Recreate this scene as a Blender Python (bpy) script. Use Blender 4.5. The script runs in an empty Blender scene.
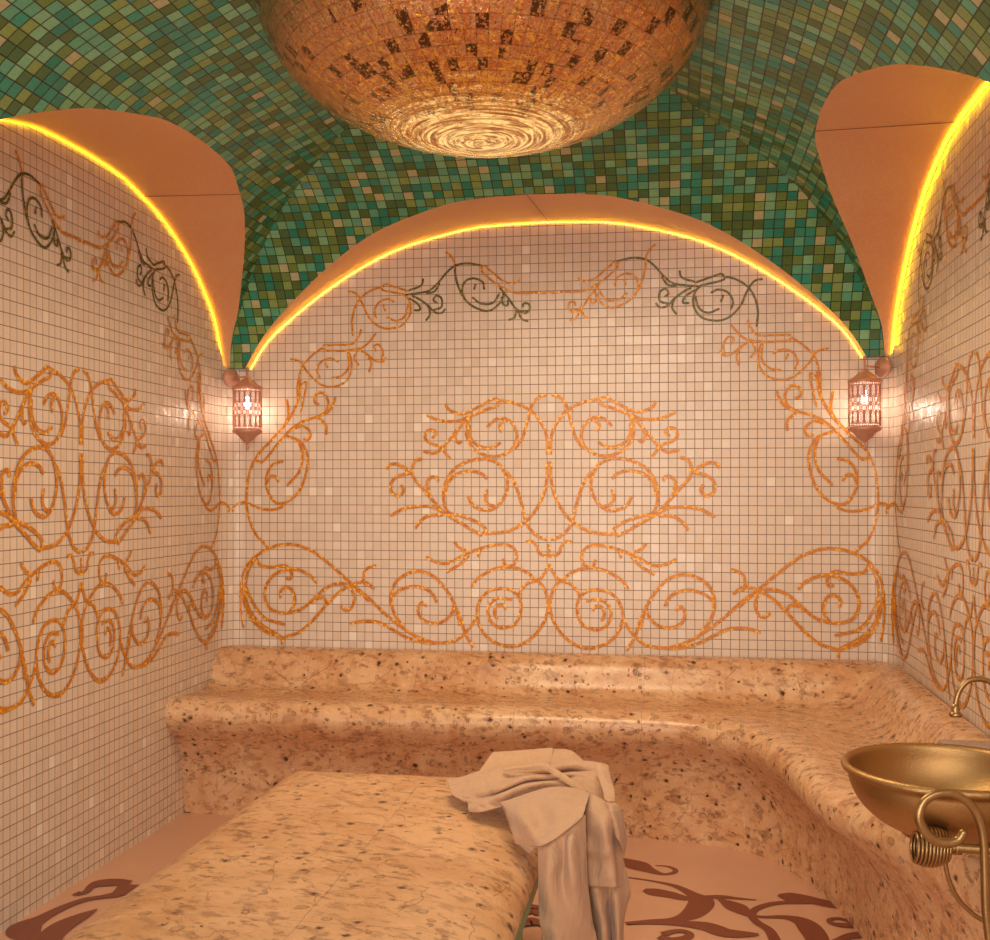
import bpy, bmesh, math, random
from mathutils import Vector, Matrix
random.seed(4)
PI = math.pi
col = bpy.context.scene.collection

# ------------------------------------------------------------------ camera model
F, PSI, HC = 1100.0, math.radians(9.19), 1.654
CAM = Vector((.69, -5.873, HC))
FW = Vector((-math.sin(PSI), math.cos(PSI), 0)); RT = Vector((math.cos(PSI), math.sin(PSI), 0)); UP = Vector((0, 0, 1))
def P(x, y, zc):            # measured pixel at a known distance -> place in the room
    return CAM + (FW + RT*((x-495)/F) + UP*((492-y)/F))*zc
def onplane(x, y, ax, v):
    r = FW + RT*((x-495)/F) + UP*((492-y)/F)
    return CAM + r*((v-CAM[ax])/r[ax])

# ------------------------------------------------------------------ object helpers
def tag(o, label=None, cat=None, group=None, kind=None):
    if label: o['label'] = label
    if cat: o['category'] = cat
    if group: o['group'] = group
    if kind: o['kind'] = kind
    return o
def empty(name, loc, label, cat, group=None, kind=None, rz=0):
    o = bpy.data.objects.new(name, None); col.objects.link(o)
    o.location = loc; o.rotation_euler = (0, 0, rz); o.empty_display_size = .05
    return tag(o, label, cat, group, kind)
class MB:
    def __init__(s): s.v = []; s.f = []; s.uv = []
    def face(s, idx, uvs=None):
        s.f.append(tuple(idx)); s.uv.append(uvs or [(0, 0)]*len(idx))
    def grid(s, pts, uvs=None, closed_u=False, closed_v=False, flip=False):
        R, C = len(pts), len(pts[0]); b = len(s.v)
        for r in pts: s.v += [tuple(p) for p in r]
        for i in range(R if closed_v else R-1):
            for j in range(C if closed_u else C-1):
                i2, j2 = (i+1) % R, (j+1) % C
                q = [(i, j), (i, j2), (i2, j2), (i2, j)]
                if flip: q = q[::-1]
                s.face([b+a*C+c for a, c in q], [uvs[a][c] for a, c in q] if uvs else None)
    def tube(s, pts, r, seg=8, closed=False, caps=True):
        pts = [Vector(p) for p in pts]; n = len(pts)
        rr = r if isinstance(r, (list, tuple)) else [r]*n
        rings = []; prev = None
        for i, p in enumerate(pts):
            if closed: t = pts[(i+1) % n]-pts[i-1]
            else: t = pts[min(i+1, n-1)]-pts[max(i-1, 0)]
            if t.length < 1e-9: t = Vector((0, 0, 1))
            t.normalize()
            if prev is None:
                a = Vector((0, 0, 1)) if abs(t.z) < .9 else Vector((1, 0, 0))
                u = t.cross(a).normalized()
            else:
                u = prev - t*prev.dot(t)
                u = u.normalized() if u.length > 1e-6 else t.orthogonal().normalized()
            prev = u; w = t.cross(u)
            rings.append([p+(u*math.cos(2*PI*k/seg)+w*math.sin(2*PI*k/seg))*rr[i] for k in range(seg)])
        b = len(s.v)
        s.grid(rings, closed_u=True, closed_v=closed)
        if caps and not closed:
            s.face([b+k for k in range(seg)][::-1]); e = b+(n-1)*seg
            s.face([e+k for k in range(seg)])
    def lathe(s, prof, c=(0, 0, 0), seg=32, uvf=None):
        c = Vector(c); rows = []; uvs = []
        for k, (r, z) in enumerate(prof):
            rows.append([c+Vector((max(r, 1e-4)*math.cos(2*PI*j/seg), max(r, 1e-4)*math.sin(2*PI*j/seg), z)) for j in range(seg+1)])
            uvs.append([uvf(k, j/seg) if uvf else (j/seg, k) for j in range(seg+1)])
        s.grid(rows, uvs)
    def box(s, lo, hi):
        b = len(s.v); x0, y0, z0 = lo; x1, y1, z1 = hi
        s.v += [(x0,y0,z0),(x1,y0,z0),(x1,y1,z0),(x0,y1,z0),(x0,y0,z1),(x1,y0,z1),(x1,y1,z1),(x0,y1,z1)]
        for q in ((0,3,2,1),(4,5,6,7),(0,1,5,4),(1,2,6,5),(2,3,7,6),(3,0,4,7)): s.face([b+i for i in q])
    def build(s, name, m, parent=None, smooth=True, merge=0, auto=None):
        me = bpy.data.meshes.new(name); me.from_pydata(s.v, [], s.f)
        ul = me.uv_layers.new(name='UVMap'); k = 0
        for f in s.uv:
            for u in f: ul.data[k].uv = u; k += 1
        if merge:
            bm = bmesh.new(); bm.from_mesh(me); bmesh.ops.remove_doubles(bm, verts=bm.verts, dist=merge); bm.to_mesh(me); bm.free()
        for p in me.polygons: p.use_smooth = smooth
        me.materials.append(m); me.update()
        o = bpy.data.objects.new(name, me); col.objects.link(o)
        if parent:
            o.parent = parent; o.matrix_parent_inverse = Matrix.Translation(-Vector(parent.location)) if parent.rotation_euler.z == 0 else Matrix.Identity(4)
        return o
def cr(pts, n=8, closed=False):        # Catmull-Rom through the points
    out = []; N = len(pts); pts = [tuple(p) for p in pts]
    if N < 3: return [tuple(pts[0][k]+(pts[1][k]-pts[0][k])*i/n for k in range(len(pts[0]))) for i in range(n+1)]
    for i in range(N if closed else N-1):
        if closed: a, b, c, d = pts[i-1], pts[i], pts[(i+1) % N], pts[(i+2) % N]
        else:
            b, c = pts[i], pts[i+1]
            a = pts[i-1] if i else tuple(2*b[k]-c[k] for k in range(len(b)))
            d = pts[i+2] if i+2 < N else tuple(2*c[k]-b[k] for k in range(len(b)))
        for j in range(n):
            t = j/n
            out.append(tuple(.5*(2*b[k]+(c[k]-a[k])*t+(2*a[k]-5*b[k]+4*c[k]-d[k])*t*t+(3*b[k]-a[k]-3*c[k]+d[k])*t**3) for k in range(len(b))))
    if not closed: out.append(pts[-1])
    return out
def interp(tab, x):
    if x <= tab[0][0]: return tab[0][1]
    for (a, b), (c, d) in zip(tab, tab[1:]):
        if x <= c: return b+(d-b)*(x-a)/(c-a)
    return tab[-1][1]
def smooth_tab(tab, n=10): return [(p[0], p[1]) for p in cr(tab, n)]

# ------------------------------------------------------------------ node materials
def srgb(r, g, b):
    f = lambda c: (c/255/12.92) if c/255 <= .04045 else ((c/255+.055)/1.055)**2.4
    return (f(r), f(g), f(b), 1)
class NT:
    def __init__(s, name):
        s.m = bpy.data.materials.new(name); s.m.use_nodes = True; s.t = s.m.node_tree
        s.b = s.t.nodes['Principled BSDF']
    def n(s, ty, **k):
        x = s.t.nodes.new('ShaderNode'+ty)
        for a, v in k.items(): setattr(x, a, v)
        return x
    def set(s, sock, v):
        if hasattr(v, 'is_linked') or isinstance(v, bpy.types.NodeSocket): s.t.links.new(v, sock)
        else: sock.default_value = v
    def math(s, op, a, b=0.0, c=0.0, clamp=False):
        x = s.n('Math', operation=op, use_clamp=clamp)
        for i, v in enumerate((a, b, c)): s.set(x.inputs[i], v)
        return x.outputs[0]
    def vm(s, op, a, b=(0, 0, 0)):
        x = s.n('VectorMath', operation=op); s.set(x.inputs[0], a); 
        if op == 'SCALE': s.set(x.inputs['Scale'], b)
        else: s.set(x.inputs[1], b)
        return x.outputs[0]
    def ramp(s, fac, stops, const=False):
        x = s.n('ValToRGB'); e = x.color_ramp.elements; x.color_ramp.interpolation = 'CONSTANT' if const else 'LINEAR'
        while len(e) < len(stops): e.new(.5)
        for q, (p, c) in zip(e, stops): q.position = p; q.color = c
        s.set(x.inputs[0], fac); return x.outputs[0]
    def mix(s, fac, a, b, mode='MIX'):
        x = s.n('Mix', data_type='RGBA', blend_type=mode); s.set(x.inputs[0], fac); s.set(x.inputs[6], a); s.set(x.inputs[7], b); return x.outputs[2]
    def noise(s, vec, scale, detail=3, rough=.5, dist=0):
        x = s.n('TexNoise'); s.set(x.inputs['Vector'], vec); x.inputs['Scale'].default_value = scale
        x.inputs['Detail'].default_value = detail; x.inputs['Roughness'].default_value = rough; x.inputs['Distortion'].default_value = dist
        return x.outputs['Fac']
    def coord(s, k='Object'): return s.n('TexCoord').outputs[k]
    def mapping(s, v, scale=(1, 1, 1), rot=(0, 0, 0)):
        x = s.n('Mapping'); s.set(x.inputs['Vector'], v); x.inputs['Scale'].default_value = scale; x.inputs['Rotation'].default_value = rot; return x.outputs[0]
    def bump(s, h, strength=.3, dist=.01, normal=None):
        x = s.n('Bump'); s.set(x.inputs['Height'], h); x.inputs['Strength'].default_value = strength; x.inputs['Distance'].default_value = dist
        if normal is not None: s.set(x.inputs['Normal'], normal)
        return x.outputs[0]
    def p(s, **k):
        for a, v in k.items(): s.set(s.b.inputs[a.replace('_', ' ')], v)
        return s.m
def tile_nodes(nt, uv, g, tilt):
    cell = nt.vm('FLOOR', uv); fr = nt.vm('FRACTION', uv)
    sp = nt.n('SeparateXYZ'); nt.set(sp.inputs[0], fr)
    ex = nt.math('MINIMUM', sp.outputs[0], nt.math('SUBTRACT', 1.0, sp.outputs[0]))
    ey = nt.math('MINIMUM', sp.outputs[1], nt.math('SUBTRACT', 1.0, sp.outputs[1]))
    e = nt.math('MINIMUM', ex, ey)
    inside = nt.math('DIVIDE', nt.math('SUBTRACT', e, g*.6), g*.8, clamp=True)   # 0 in the joint, 1 on the tile
    wn = nt.n('TexWhiteNoise', noise_dimensions='2D'); nt.set(wn.inputs['Vector'], cell)
    geo = nt.n('NewGeometry')
    off = nt.vm('SCALE', nt.vm('SUBTRACT', wn.outputs['Color'], (.5, .5, .5)), tilt)
    nrm = nt.vm('NORMALIZE', nt.vm('ADD', geo.outputs['Normal'], off))
    return cell, inside, wn, nrm, sp
def mat_white_tile():
    nt = NT('white_mosaic'); uv = nt.coord('UV')
    cell, ins, wn, nrm, sp = tile_nodes(nt, uv, .036, .05)
    big = nt.noise(uv, .09, 2)
    c = nt.ramp(wn.outputs['Value'], [(0, srgb(217, 196, 178)), (.5, srgb(220, 200, 183)), (.96, srgb(223, 203, 187)), (1, srgb(240, 228, 214))])
    streak = nt.noise(nt.mapping(uv, (14, 2, 1)), 1.0, 2)
    c = nt.mix(nt.math('MULTIPLY', streak, .16), c, srgb(180, 155, 138))
    c = nt.mix(nt.math('MULTIPLY', big, .10), c, srgb(190, 160, 140))
    c = nt.mix(ins, srgb(128, 106, 92), c)
    rg = nt.math('MULTIPLY_ADD', wn.outputs['Value'], .18, .24)
    rg = nt.math('ADD', rg, nt.math('MULTIPLY', nt.math('SUBTRACT', 1.0, ins), .5))
    return nt.p(Base_Color=c, Roughness=rg, Normal=nt.bump(ins, .25, .003, nrm), Specular_IOR_Level=.55)
def mat_green_tile():
    nt = NT('green_mosaic'); uv = nt.coord('UV')
    cell, ins, wn, nrm, sp = tile_nodes(nt, uv, .045, .10)
    cols = [(0, (66, 112, 62)), (.12, (22, 134, 110)), (.25, (108, 138, 64)), (.38, (94, 172, 136)), (.50, (44, 152, 126)), (.60, (132, 190, 142)), (.70, (140, 164, 86)), (.80, (80, 108, 46)), (.90, (124, 180, 122)), (.955, (192, 186, 138))]
    c = nt.ramp(wn.outputs['Value'], [(p, srgb(*k)) for p, k in cols], True)
    lay = nt.noise(nt.mapping(uv, (1.2, 7, 1)), 1.0, 2, .6, .6)
    c = nt.mix(nt.math('MULTIPLY', lay, .5), c, srgb(30, 70, 48))
    c = nt.mix(ins, srgb(26, 30, 20), c)
    return nt.p(Base_Color=c, Roughness=nt.math('MULTIPLY_ADD', wn.outputs['Value'], .15, .22), Normal=nt.bump(ins, .3, .004, nrm))
def mat_gold_mosaic():
    nt = NT('gold_mosaic'); uv = nt.coord('UV')
    cell, ins, wn, nrm, sp = tile_nodes(nt, uv, .05, .12)
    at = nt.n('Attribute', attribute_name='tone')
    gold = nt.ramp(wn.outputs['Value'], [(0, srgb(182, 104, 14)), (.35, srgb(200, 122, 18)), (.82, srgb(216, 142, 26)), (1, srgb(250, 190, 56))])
    green = nt.ramp(wn.outputs['Value'], [(0, srgb(40, 58, 22)), (.5, srgb(66, 80, 28)), (.9, srgb(92, 98, 40)), (1, srgb(190, 120, 40))])  # green reflection of the vault, painted into the colour of gold strokes
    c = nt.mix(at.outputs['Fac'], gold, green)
    c = nt.mix(ins, srgb(170, 100, 40), c)
    return nt.p(Base_Color=c, Metallic=.10, Roughness=.38, Normal=nrm)
def mat_stone(name, light, mid, dark, scale, pit, fleck, rough=.3, seam=None, pits=1.0):
    nt = NT(name); o = nt.coord('Object')
    a = nt.noise(o, scale, 4, .6, .8); b = nt.noise(o, scale*7, 5, .68, .3); g = nt.noise(o, scale*1.7, 3, .55, .6); w = nt.noise(o, 1.1, 2)
    bw = (0, 0, 0, 1)
    c = nt.mix(nt.ramp(a, [(.38, bw), (.62, (1, 1, 1, 1))]), light, mid)
    # clouds of small brown flecks
    vf = nt.mapping(o, (1, 1, 1), (0, 0, .35))
    f = nt.noise(nt.mapping(vf, (.55, 1.2, 1.1)), fleck, 5, .70, .3)
    gate = nt.ramp(g, [(.36, (.45, .45, .45, 1)), (.62, (1, 1, 1, 1))])
    fm = nt.math('MULTIPLY', nt.ramp(f, [(.51, bw), (.60, (1, 1, 1, 1))]), gate)
    c = nt.mix(nt.math('MULTIPLY', fm, .66), c, dark)
    lm = nt.ramp(b, [(.57, bw), (.66, (.7, .7, .7, 1))])
    c = nt.mix(nt.math('MULTIPLY', lm, .45), c, tuple(min(1, x*1.25) for x in light[:3])+(1,))
    # pits
    vo = nt.n('TexVoronoi'); nt.set(vo.inputs['Vector'], nt.vm('ADD', o, nt.vm('SCALE', nt.vm('SUBTRACT', nt.n('TexNoise').outputs['Color'], (.5, .5, .5)), .02)))
    vo.inputs['Scale'].default_value = pit
    sp = nt.n('SeparateColor'); nt.set(sp.inputs[0], vo.outputs['Color'])
    rad = nt.math('MULTIPLY', nt.math('POWER', sp.outputs[0], 1.7), .50*pits)
    dd = nt.math('ADD', vo.outputs['Distance'], nt.math('MULTIPLY', nt.math('SUBTRACT', b, .5), 1.1))
    pm = nt.math('MULTIPLY', nt.math('SUBTRACT', rad, dd), 8.0, clamp=True)
    deep = nt.math('MULTIPLY', nt.math('MULTIPLY', nt.math('SUBTRACT', nt.math('MULTIPLY', rad, .62), dd), 14.0, clamp=True), nt.math('GREATER_THAN', sp.outputs[1], .62))
    c = nt.mix(nt.math('MULTIPLY', pm, .26), c, dark)
    c = nt.mix(nt.math('MULTIPLY', deep, .92), c, srgb(34, 18, 10))
    # wandering cracks
    vo2 = nt.n('TexVoronoi', feature='DISTANCE_TO_EDGE'); nt.set(vo2.inputs['Vector'], nt.vm('ADD', o, nt.vm('SCALE', nt.noise(o, 9, 3), .1))); vo2.inputs['Scale'].default_value = 4.2
    crack = nt.math('MULTIPLY', nt.math('LESS_THAN', vo2.outputs['Distance'], .006), nt.math('GREATER_THAN', nt.noise(o, 5, 3, .6), .50))
    c = nt.mix(nt.math('MULTIPLY', crack, .4), c, dark)
    h = nt.math('SUBTRACT', nt.math('MULTIPLY', b, .22), nt.math('ADD', pm, nt.math('MULTIPLY', crack, .3)))
    if seam:
        sx = nt.n('SeparateXYZ'); nt.set(sx.inputs[0], o)
        for ax, vals in seam:
            for q in vals:
                k = nt.math('LESS_THAN', nt.math('ABSOLUTE', nt.math('SUBTRACT', nt.math('ADD', sx.outputs[ax], nt.math('MULTIPLY', nt.noise(o, 9, 1), .012)), q)), .0016)
                c = nt.mix(nt.math('MULTIPLY', k, .4), c, dark)
    return nt.p(Base_Color=c, Roughness=nt.math('MULTIPLY_ADD', b, .25, rough-.14), Normal=nt.bump(h, .75, .009), Specular_IOR_Level=.55)
def simple(name, c, rough=.5, metal=0, noise=0, nscale=40, bump=0, emit=None, es=0):
    nt = NT(name); o = nt.coord('Object')
    n = nt.noise(o, nscale, 4, .6)
    dk = tuple(x*(1-noise) for x in c[:3])+(1,)
    cc = nt.mix(n, dk, c) if noise else c
    k = dict(Base_Color=cc, Roughness=rough, Metallic=metal)
    if bump: k['Normal'] = nt.bump(n, bump, .004)
    if emit: k['Emission_Color'] = emit; k['Emission_Strength'] = es
    return nt.p(**k)
def mat_plaster():
    nt = NT('copper_plaster'); o = nt.coord('Object')
    n = nt.noise(o, 70, 4, .75); w = nt.noise(o, 3, 2)
    c = nt.mix(n, srgb(204, 148, 108), srgb(230, 180, 138)); c = nt.mix(nt.math('MULTIPLY', w, .3), c, srgb(196, 112, 62))
    return nt.p(Base_Color=c, Roughness=.38, Metallic=.3, Normal=nt.bump(n, .7, .006))
def mat_dome():
    nt = NT('gold_leaf_mosaic'); uv = nt.coord('UV'); o = nt.coord('Object')
    cell, ins, wn, nrm, sp = tile_nodes(nt, uv, .05, .16)
    bw = (0, 0, 0, 1); wh = (1, 1, 1, 1)
    n = nt.noise(o, 75, 4, .8, 1.0); n2 = nt.noise(o, 48, 4, .75, 1.2); big = nt.noise(o, 3.2, 3, .6)
    c = nt.ramp(n, [(.30, srgb(120, 70, 40)), (.42, srgb(204, 156, 118)), (.60, srgb(220, 176, 134)), (.68, srgb(255, 222, 140))])
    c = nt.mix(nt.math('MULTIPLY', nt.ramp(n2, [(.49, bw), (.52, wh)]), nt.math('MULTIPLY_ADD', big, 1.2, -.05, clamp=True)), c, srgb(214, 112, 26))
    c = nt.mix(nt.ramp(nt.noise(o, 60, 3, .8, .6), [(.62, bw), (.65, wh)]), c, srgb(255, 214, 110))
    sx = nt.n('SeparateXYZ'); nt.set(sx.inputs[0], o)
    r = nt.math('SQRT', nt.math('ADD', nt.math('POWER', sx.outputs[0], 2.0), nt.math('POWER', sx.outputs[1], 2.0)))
    yl = nt.math('ADD', nt.noise(o, 40, 4, .8, 1.0), nt.math('MULTIPLY', nt.math('SUBTRACT', .60, r), .38))  # yellow flecks crowd towards the bottom, painting in a gold highlight
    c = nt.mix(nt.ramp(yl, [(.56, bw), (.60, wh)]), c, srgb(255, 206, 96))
    dark = nt.math('MULTIPLY', nt.math('GREATER_THAN', nt.math('ADD', wn.outputs['Value'], nt.math('MULTIPLY', big, .9)), 1.29), nt.math('GREATER_THAN', nt.noise(o, 70, 3, .8), .46))
    fl = nt.ramp(nt.noise(o, 85, 3, .75, 1.5), [(.61, bw), (.63, wh)])
    c = nt.mix(nt.math('MULTIPLY', nt.math('MAXIMUM', dark, fl), .85), c, srgb(40, 20, 10))
    c = nt.mix(nt.math('MULTIPLY', nt.math('SUBTRACT', 1.0, ins), .35), c, srgb(84, 48, 28))
    # brushed swirl round the lowest point, its bright reflection painted in and glowing
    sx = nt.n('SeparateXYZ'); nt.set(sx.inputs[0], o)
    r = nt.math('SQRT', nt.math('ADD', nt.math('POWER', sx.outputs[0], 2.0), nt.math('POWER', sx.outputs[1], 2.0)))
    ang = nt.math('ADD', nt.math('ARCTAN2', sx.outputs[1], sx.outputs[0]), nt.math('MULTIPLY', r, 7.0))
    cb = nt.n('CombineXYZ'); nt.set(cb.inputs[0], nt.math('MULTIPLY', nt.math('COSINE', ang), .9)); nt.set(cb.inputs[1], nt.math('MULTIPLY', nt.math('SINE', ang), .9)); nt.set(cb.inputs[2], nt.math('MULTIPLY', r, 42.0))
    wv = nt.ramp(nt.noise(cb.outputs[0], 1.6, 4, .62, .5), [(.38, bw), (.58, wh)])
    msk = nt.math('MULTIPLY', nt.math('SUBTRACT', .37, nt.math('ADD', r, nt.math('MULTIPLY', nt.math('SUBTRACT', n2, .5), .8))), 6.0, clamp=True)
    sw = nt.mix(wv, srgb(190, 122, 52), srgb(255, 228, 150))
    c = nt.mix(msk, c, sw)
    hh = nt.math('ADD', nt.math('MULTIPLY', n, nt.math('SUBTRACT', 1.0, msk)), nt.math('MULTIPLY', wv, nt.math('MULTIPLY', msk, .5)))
    return nt.p(Emission_Color=sw, Emission_Strength=nt.math('MULTIPLY', msk, nt.math('MULTIPLY_ADD', wv, .6, .10)), Base_Color=c, Metallic=.85, Roughness=.13, Normal=nt.bump(hh, .45, .006, nrm))  # emission on the swirl is an added glow in place of reflected light
def mat_floor():
    nt = NT('floor_peach'); o = nt.coord('Object')
    n = nt.noise(o, 5, 3); f = nt.noise(o, 260, 2)
    c = nt.mix(n, srgb(206, 158, 130), srgb(216, 170, 142)); c = nt.mix(nt.math('MULTIPLY', f, .25), c, srgb(176, 116, 88))
    return nt.p(Base_Color=c, Roughness=.38, Normal=nt.bump(f, .1, .002))
def mat_cloth():
    nt = NT('linen_cloth'); o = nt.coord('Object')
    f = nt.noise(o, 420, 2); n = nt.noise(o, 22, 4, .6); w = nt.noise(nt.mapping(o, (1, 1, .35)), 14, 3, .5, .6)
    c = nt.mix(f, srgb(182, 142, 110), srgb(200, 160, 128))
    h = nt.math('ADD', nt.math('MULTIPLY', f, .06), nt.math('ADD', nt.math('MULTIPLY', n, .25), w))
    return nt.p(Base_Color=c, Roughness=.9, Normal=nt.bump(h, .8, .022), Specular_IOR_Level=.15, Sheen_Weight=.2)

M = dict(white=mat_white_tile(), green=mat_green_tile(), gold=mat_gold_mosaic(), plaster=mat_plaster(), dome=mat_dome(), floor=mat_floor(), cloth=mat_cloth())
M['bench'] = mat_stone('bench_travertine', srgb(220, 178, 138), srgb(202, 150, 108), srgb(128, 76, 46), 4.0, 30, 22, .27, [(0, (-1.25, -.65, -.05, .55))])
M['slab'] = mat_stone('slab_travertine', srgb(216, 168, 124), srgb(198, 146, 100), srgb(98, 54, 26), 3.2, 24, 26, .32, [(1, (-2.35, -2.85, -3.35)), (0, (-.18,))], .8)
M['scroll_floor'] = simple('floor_terracotta', srgb(134, 72, 54), .4, 0, .25, 60)
M['teal'] = simple('teal_glaze', srgb(14, 140, 100), .3, 0, .3, 30)
M['brass'] = simple('brass', srgb(196, 156, 104), .42, 1, .30, 240, .3)
M['oldbrass'] = simple('aged_brass', srgb(180, 142, 94), .36, .9, .4, 70, .12)
M['copper'] = simple('copper_filigree', srgb(206, 150, 126), .42, .25, .3, 60, .1)
M['grey'] = simple('grey_marble', srgb(170, 140, 122), .4, 0, .2, 12)
M['led'] = simple('led_glow', (1, .6, .05, 1), .5, emit=(1, .60, .012, 1), es=11.0)
M['led_thin'] = simple('led_glow_thin', (1, .6, .05, 1), .5, emit=(1, .56, .03, 1), es=26.0)
M['bulb'] = simple('bulb_glow', (1, 1, 1, 1), .4, emit=(1, .86, .70, 1), es=26)
def mat_sleeve():
    nt = NT('frosted_glow'); e = nt.n('Emission'); e.inputs[0].default_value = (1, .80, .66, 1); e.inputs[1].default_value = 1.25
    t = nt.n('BsdfTransparent'); m = nt.n('MixShader'); m.inputs[0].default_value = .5
    nt.t.links.new(t.outputs[0], m.inputs[1]); nt.t.links.new(e.outputs[0], m.inputs[2]); nt.t.links.new(m.outputs[0], nt.t.nodes['Material Output'].inputs[0]); return nt.m
M['sleeve'] = mat_sleeve()
M['ledrim'] = simple('dark_joint', srgb(110, 60, 30), .6)

# ------------------------------------------------------------------ the room
W2, YC, LS = 1.8, -1.53, .90          # half width, centre of the side arches, their length relative to the back arch
TILE = .05
ARCH = smooth_tab([(0, 1.452), (.25, 1.445), (.45, 1.424), (.755, 1.350), (.943, 1.275), (1.127, 1.175), (1.312, 1.050), (1.494, .905), (1.583, .81), (1.66, .69)], 6)
def arch(u): return interp(ARCH, abs(u))
HT = smooth_tab([(.05, .69), (.075, .84), (.16, 1.0), (.27, 1.17), (.38, 1.30), (.47, 1.39), (.55, 1.452), (.72, 1.545), (.92, 1.63), (1.165, 1.735), (1.5, 1.87), (1.8, 1.95)], 6)
def H(d): return interp(HT, d)
HI = [(b, a) for a, b in HT]
def Hinv(h): return interp(HI, h)
BUMP = smooth_tab([(0, .006), (.3, .012), (.55, .035), (.75, .075), (.9, .085), (.97, .05), (1, 0)], 4)
def sarch(u, k=1.0):
    w = abs(u)/LS; return arch(w)+interp(BUMP, w/1.66)*k
def sarchR(u): return sarch(u, .45)
ARC = [(HT[0][0], 0.0)]
for (a, b), (c, d) in zip(HT, HT[1:]): ARC.append((c, ARC[-1][1]+math.hypot(c-a, d-b)))
def arclen(d): return interp(ARC, d)
RF = .12                                # fillet of the tiled corners
# wall surface: side 'B' (u = X), 'L' and 'R' (u measured along the wall from its arch centre, + towards the back corner)
def wallpt(side, u, z, off=0.0):
    if side == 'B': s, half = u, W2
    else: s, half = u, -YC
    sg = 1 if s >= 0 else -1
    a = abs(s); t, d = a, off
    ok = (side == 'B') or s > 0
    if ok and a > half-RF:
        th = min((a-(half-RF))/RF, 1.2)*PI/4*1.0
        t = half-RF+(RF-off)*math.sin(th); d = RF-(RF-off)*math.cos(th)
    t *= sg
    if side == 'B': return (t, -d, z)
    if side == 'L': return (-W2+d, YC+t, z)
    return (W2-d, YC+t, z)
def build_wall(side, name):
    mb = MB()
    if side == 'B': us = [-1.8+RF*k/6 for k in range(6)]+[-1.68+3.36*k/84 for k in range(85)]+[1.68+RF*k/6 for k in range(1, 7)]
    else: us = [-2.6+.13*k for k in range(8)]+[-1.56+(-YC-RF+1.56)*k/74 for k in range(75)]+[-YC-RF+RF*k/6 for k in range(1, 7)]
    rows = []; uvs = []
    for k in range(3):
        row = []; uv = []
        for u in us:
            if side == 'B': top = HC+(arch(u) if abs(u) < 1.66 else .69)
            else: top = HC+((sarch if side == 'L' else sarchR)(u) if abs(u) < 1.66*LS else .69)
            z = [0, HC, top+.004][k]
            row.append(wallpt(side, u, z)); uv.append((u/(.0459 if side == 'B' else .0440)+100.5, z/TILE+.35))
        rows.append(row); uvs.append(uv)
    mb.grid(rows, uvs, flip=(side == 'R' or side == 'B'))
    o = mb.build(name, M['white'], None); tag(o, kind='structure'); return o
wall_back = build_wall('B', 'wall_back'); wall_left = build_wall('L', 'wall_left'); wall_right = build_wall('R', 'wall_right')
for o in (wall_left,):
    o.data.flip_normals()

def vault_pt(side, u, d):
    z = HC+H(d)
    if side == 'B': return (u, -d, z)
    if side == 'L': return (-W2+d, u, z)
    return (W2-d, u, z)
def build_vault():
    mb = MB()
    def strip(side, cols, dmax):
        rows = []; uvs = []; NR = 26
        pts = []
        for u, d0, d1 in cols:
            pts.append([(u, d0+(d1-d0)*(k/NR)**1.3) for k in range(NR+1)])
        for k in range(NR+1):
            rows.append([vault_pt(side, c[k][0], c[k][1]) for c in pts])
            uvs.append([(c[k][0]/TILE+200.5+(37 if side == 'L' else 0), arclen(c[k][1])/TILE+.3+(91 if side != 'B' else 0)) for c in pts])
        mb.grid(rows, uvs)
    cols = []
    xs = sorted(set([round(-1.75+3.5*k/160, 4) for k in range(161)]+[-1.66, 1.66]))
    for x in xs:
        d0 = Hinv(arch(x)) if abs(x) < 1.66 else .05
        d1 = W2-abs(x); cols.append((x, min(d0, d1), max(d1, min(d0, d1))))
    strip('B', cols, 0)
    for side in 'LR':
        cols = []
        ys = sorted(set([round(-.05-4.2*k/200, 4) for k in range(201)]+[YC-1.66*LS, YC+1.66*LS]))
        for y in ys:
            w = (y-YC)/LS; d0 = Hinv((sarch if side == 'L' else sarchR)(y-YC)) if abs(w) < 1.66 else .05
            d1 = min(-y, W2); d0 = min(d0, d1); cols.append((y, d0, d1))
        strip(side, cols, 0)
    # undersides where the vault comes down on the corners
    z = HC+.69
    for s in (-1, 1):
        b = len(mb.v)
        mb.v += [(s*1.8, 0, z), (s*1.66, 0, z), (s*1.66, -.05, z), (s*1.75, -.05, z), (s*1.75, YC+1.66*LS, z), (s*1.8, YC+1.66*LS, z)]
        mb.face([b, b+1, b+2, b+3], [(.5, .5)]*4); mb.face([b, b+3, b+4, b+5], [(.5, .5)]*4)
    o = mb.build('ceiling', M['green'], None); tag(o, kind='structure')
build_vault()

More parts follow.
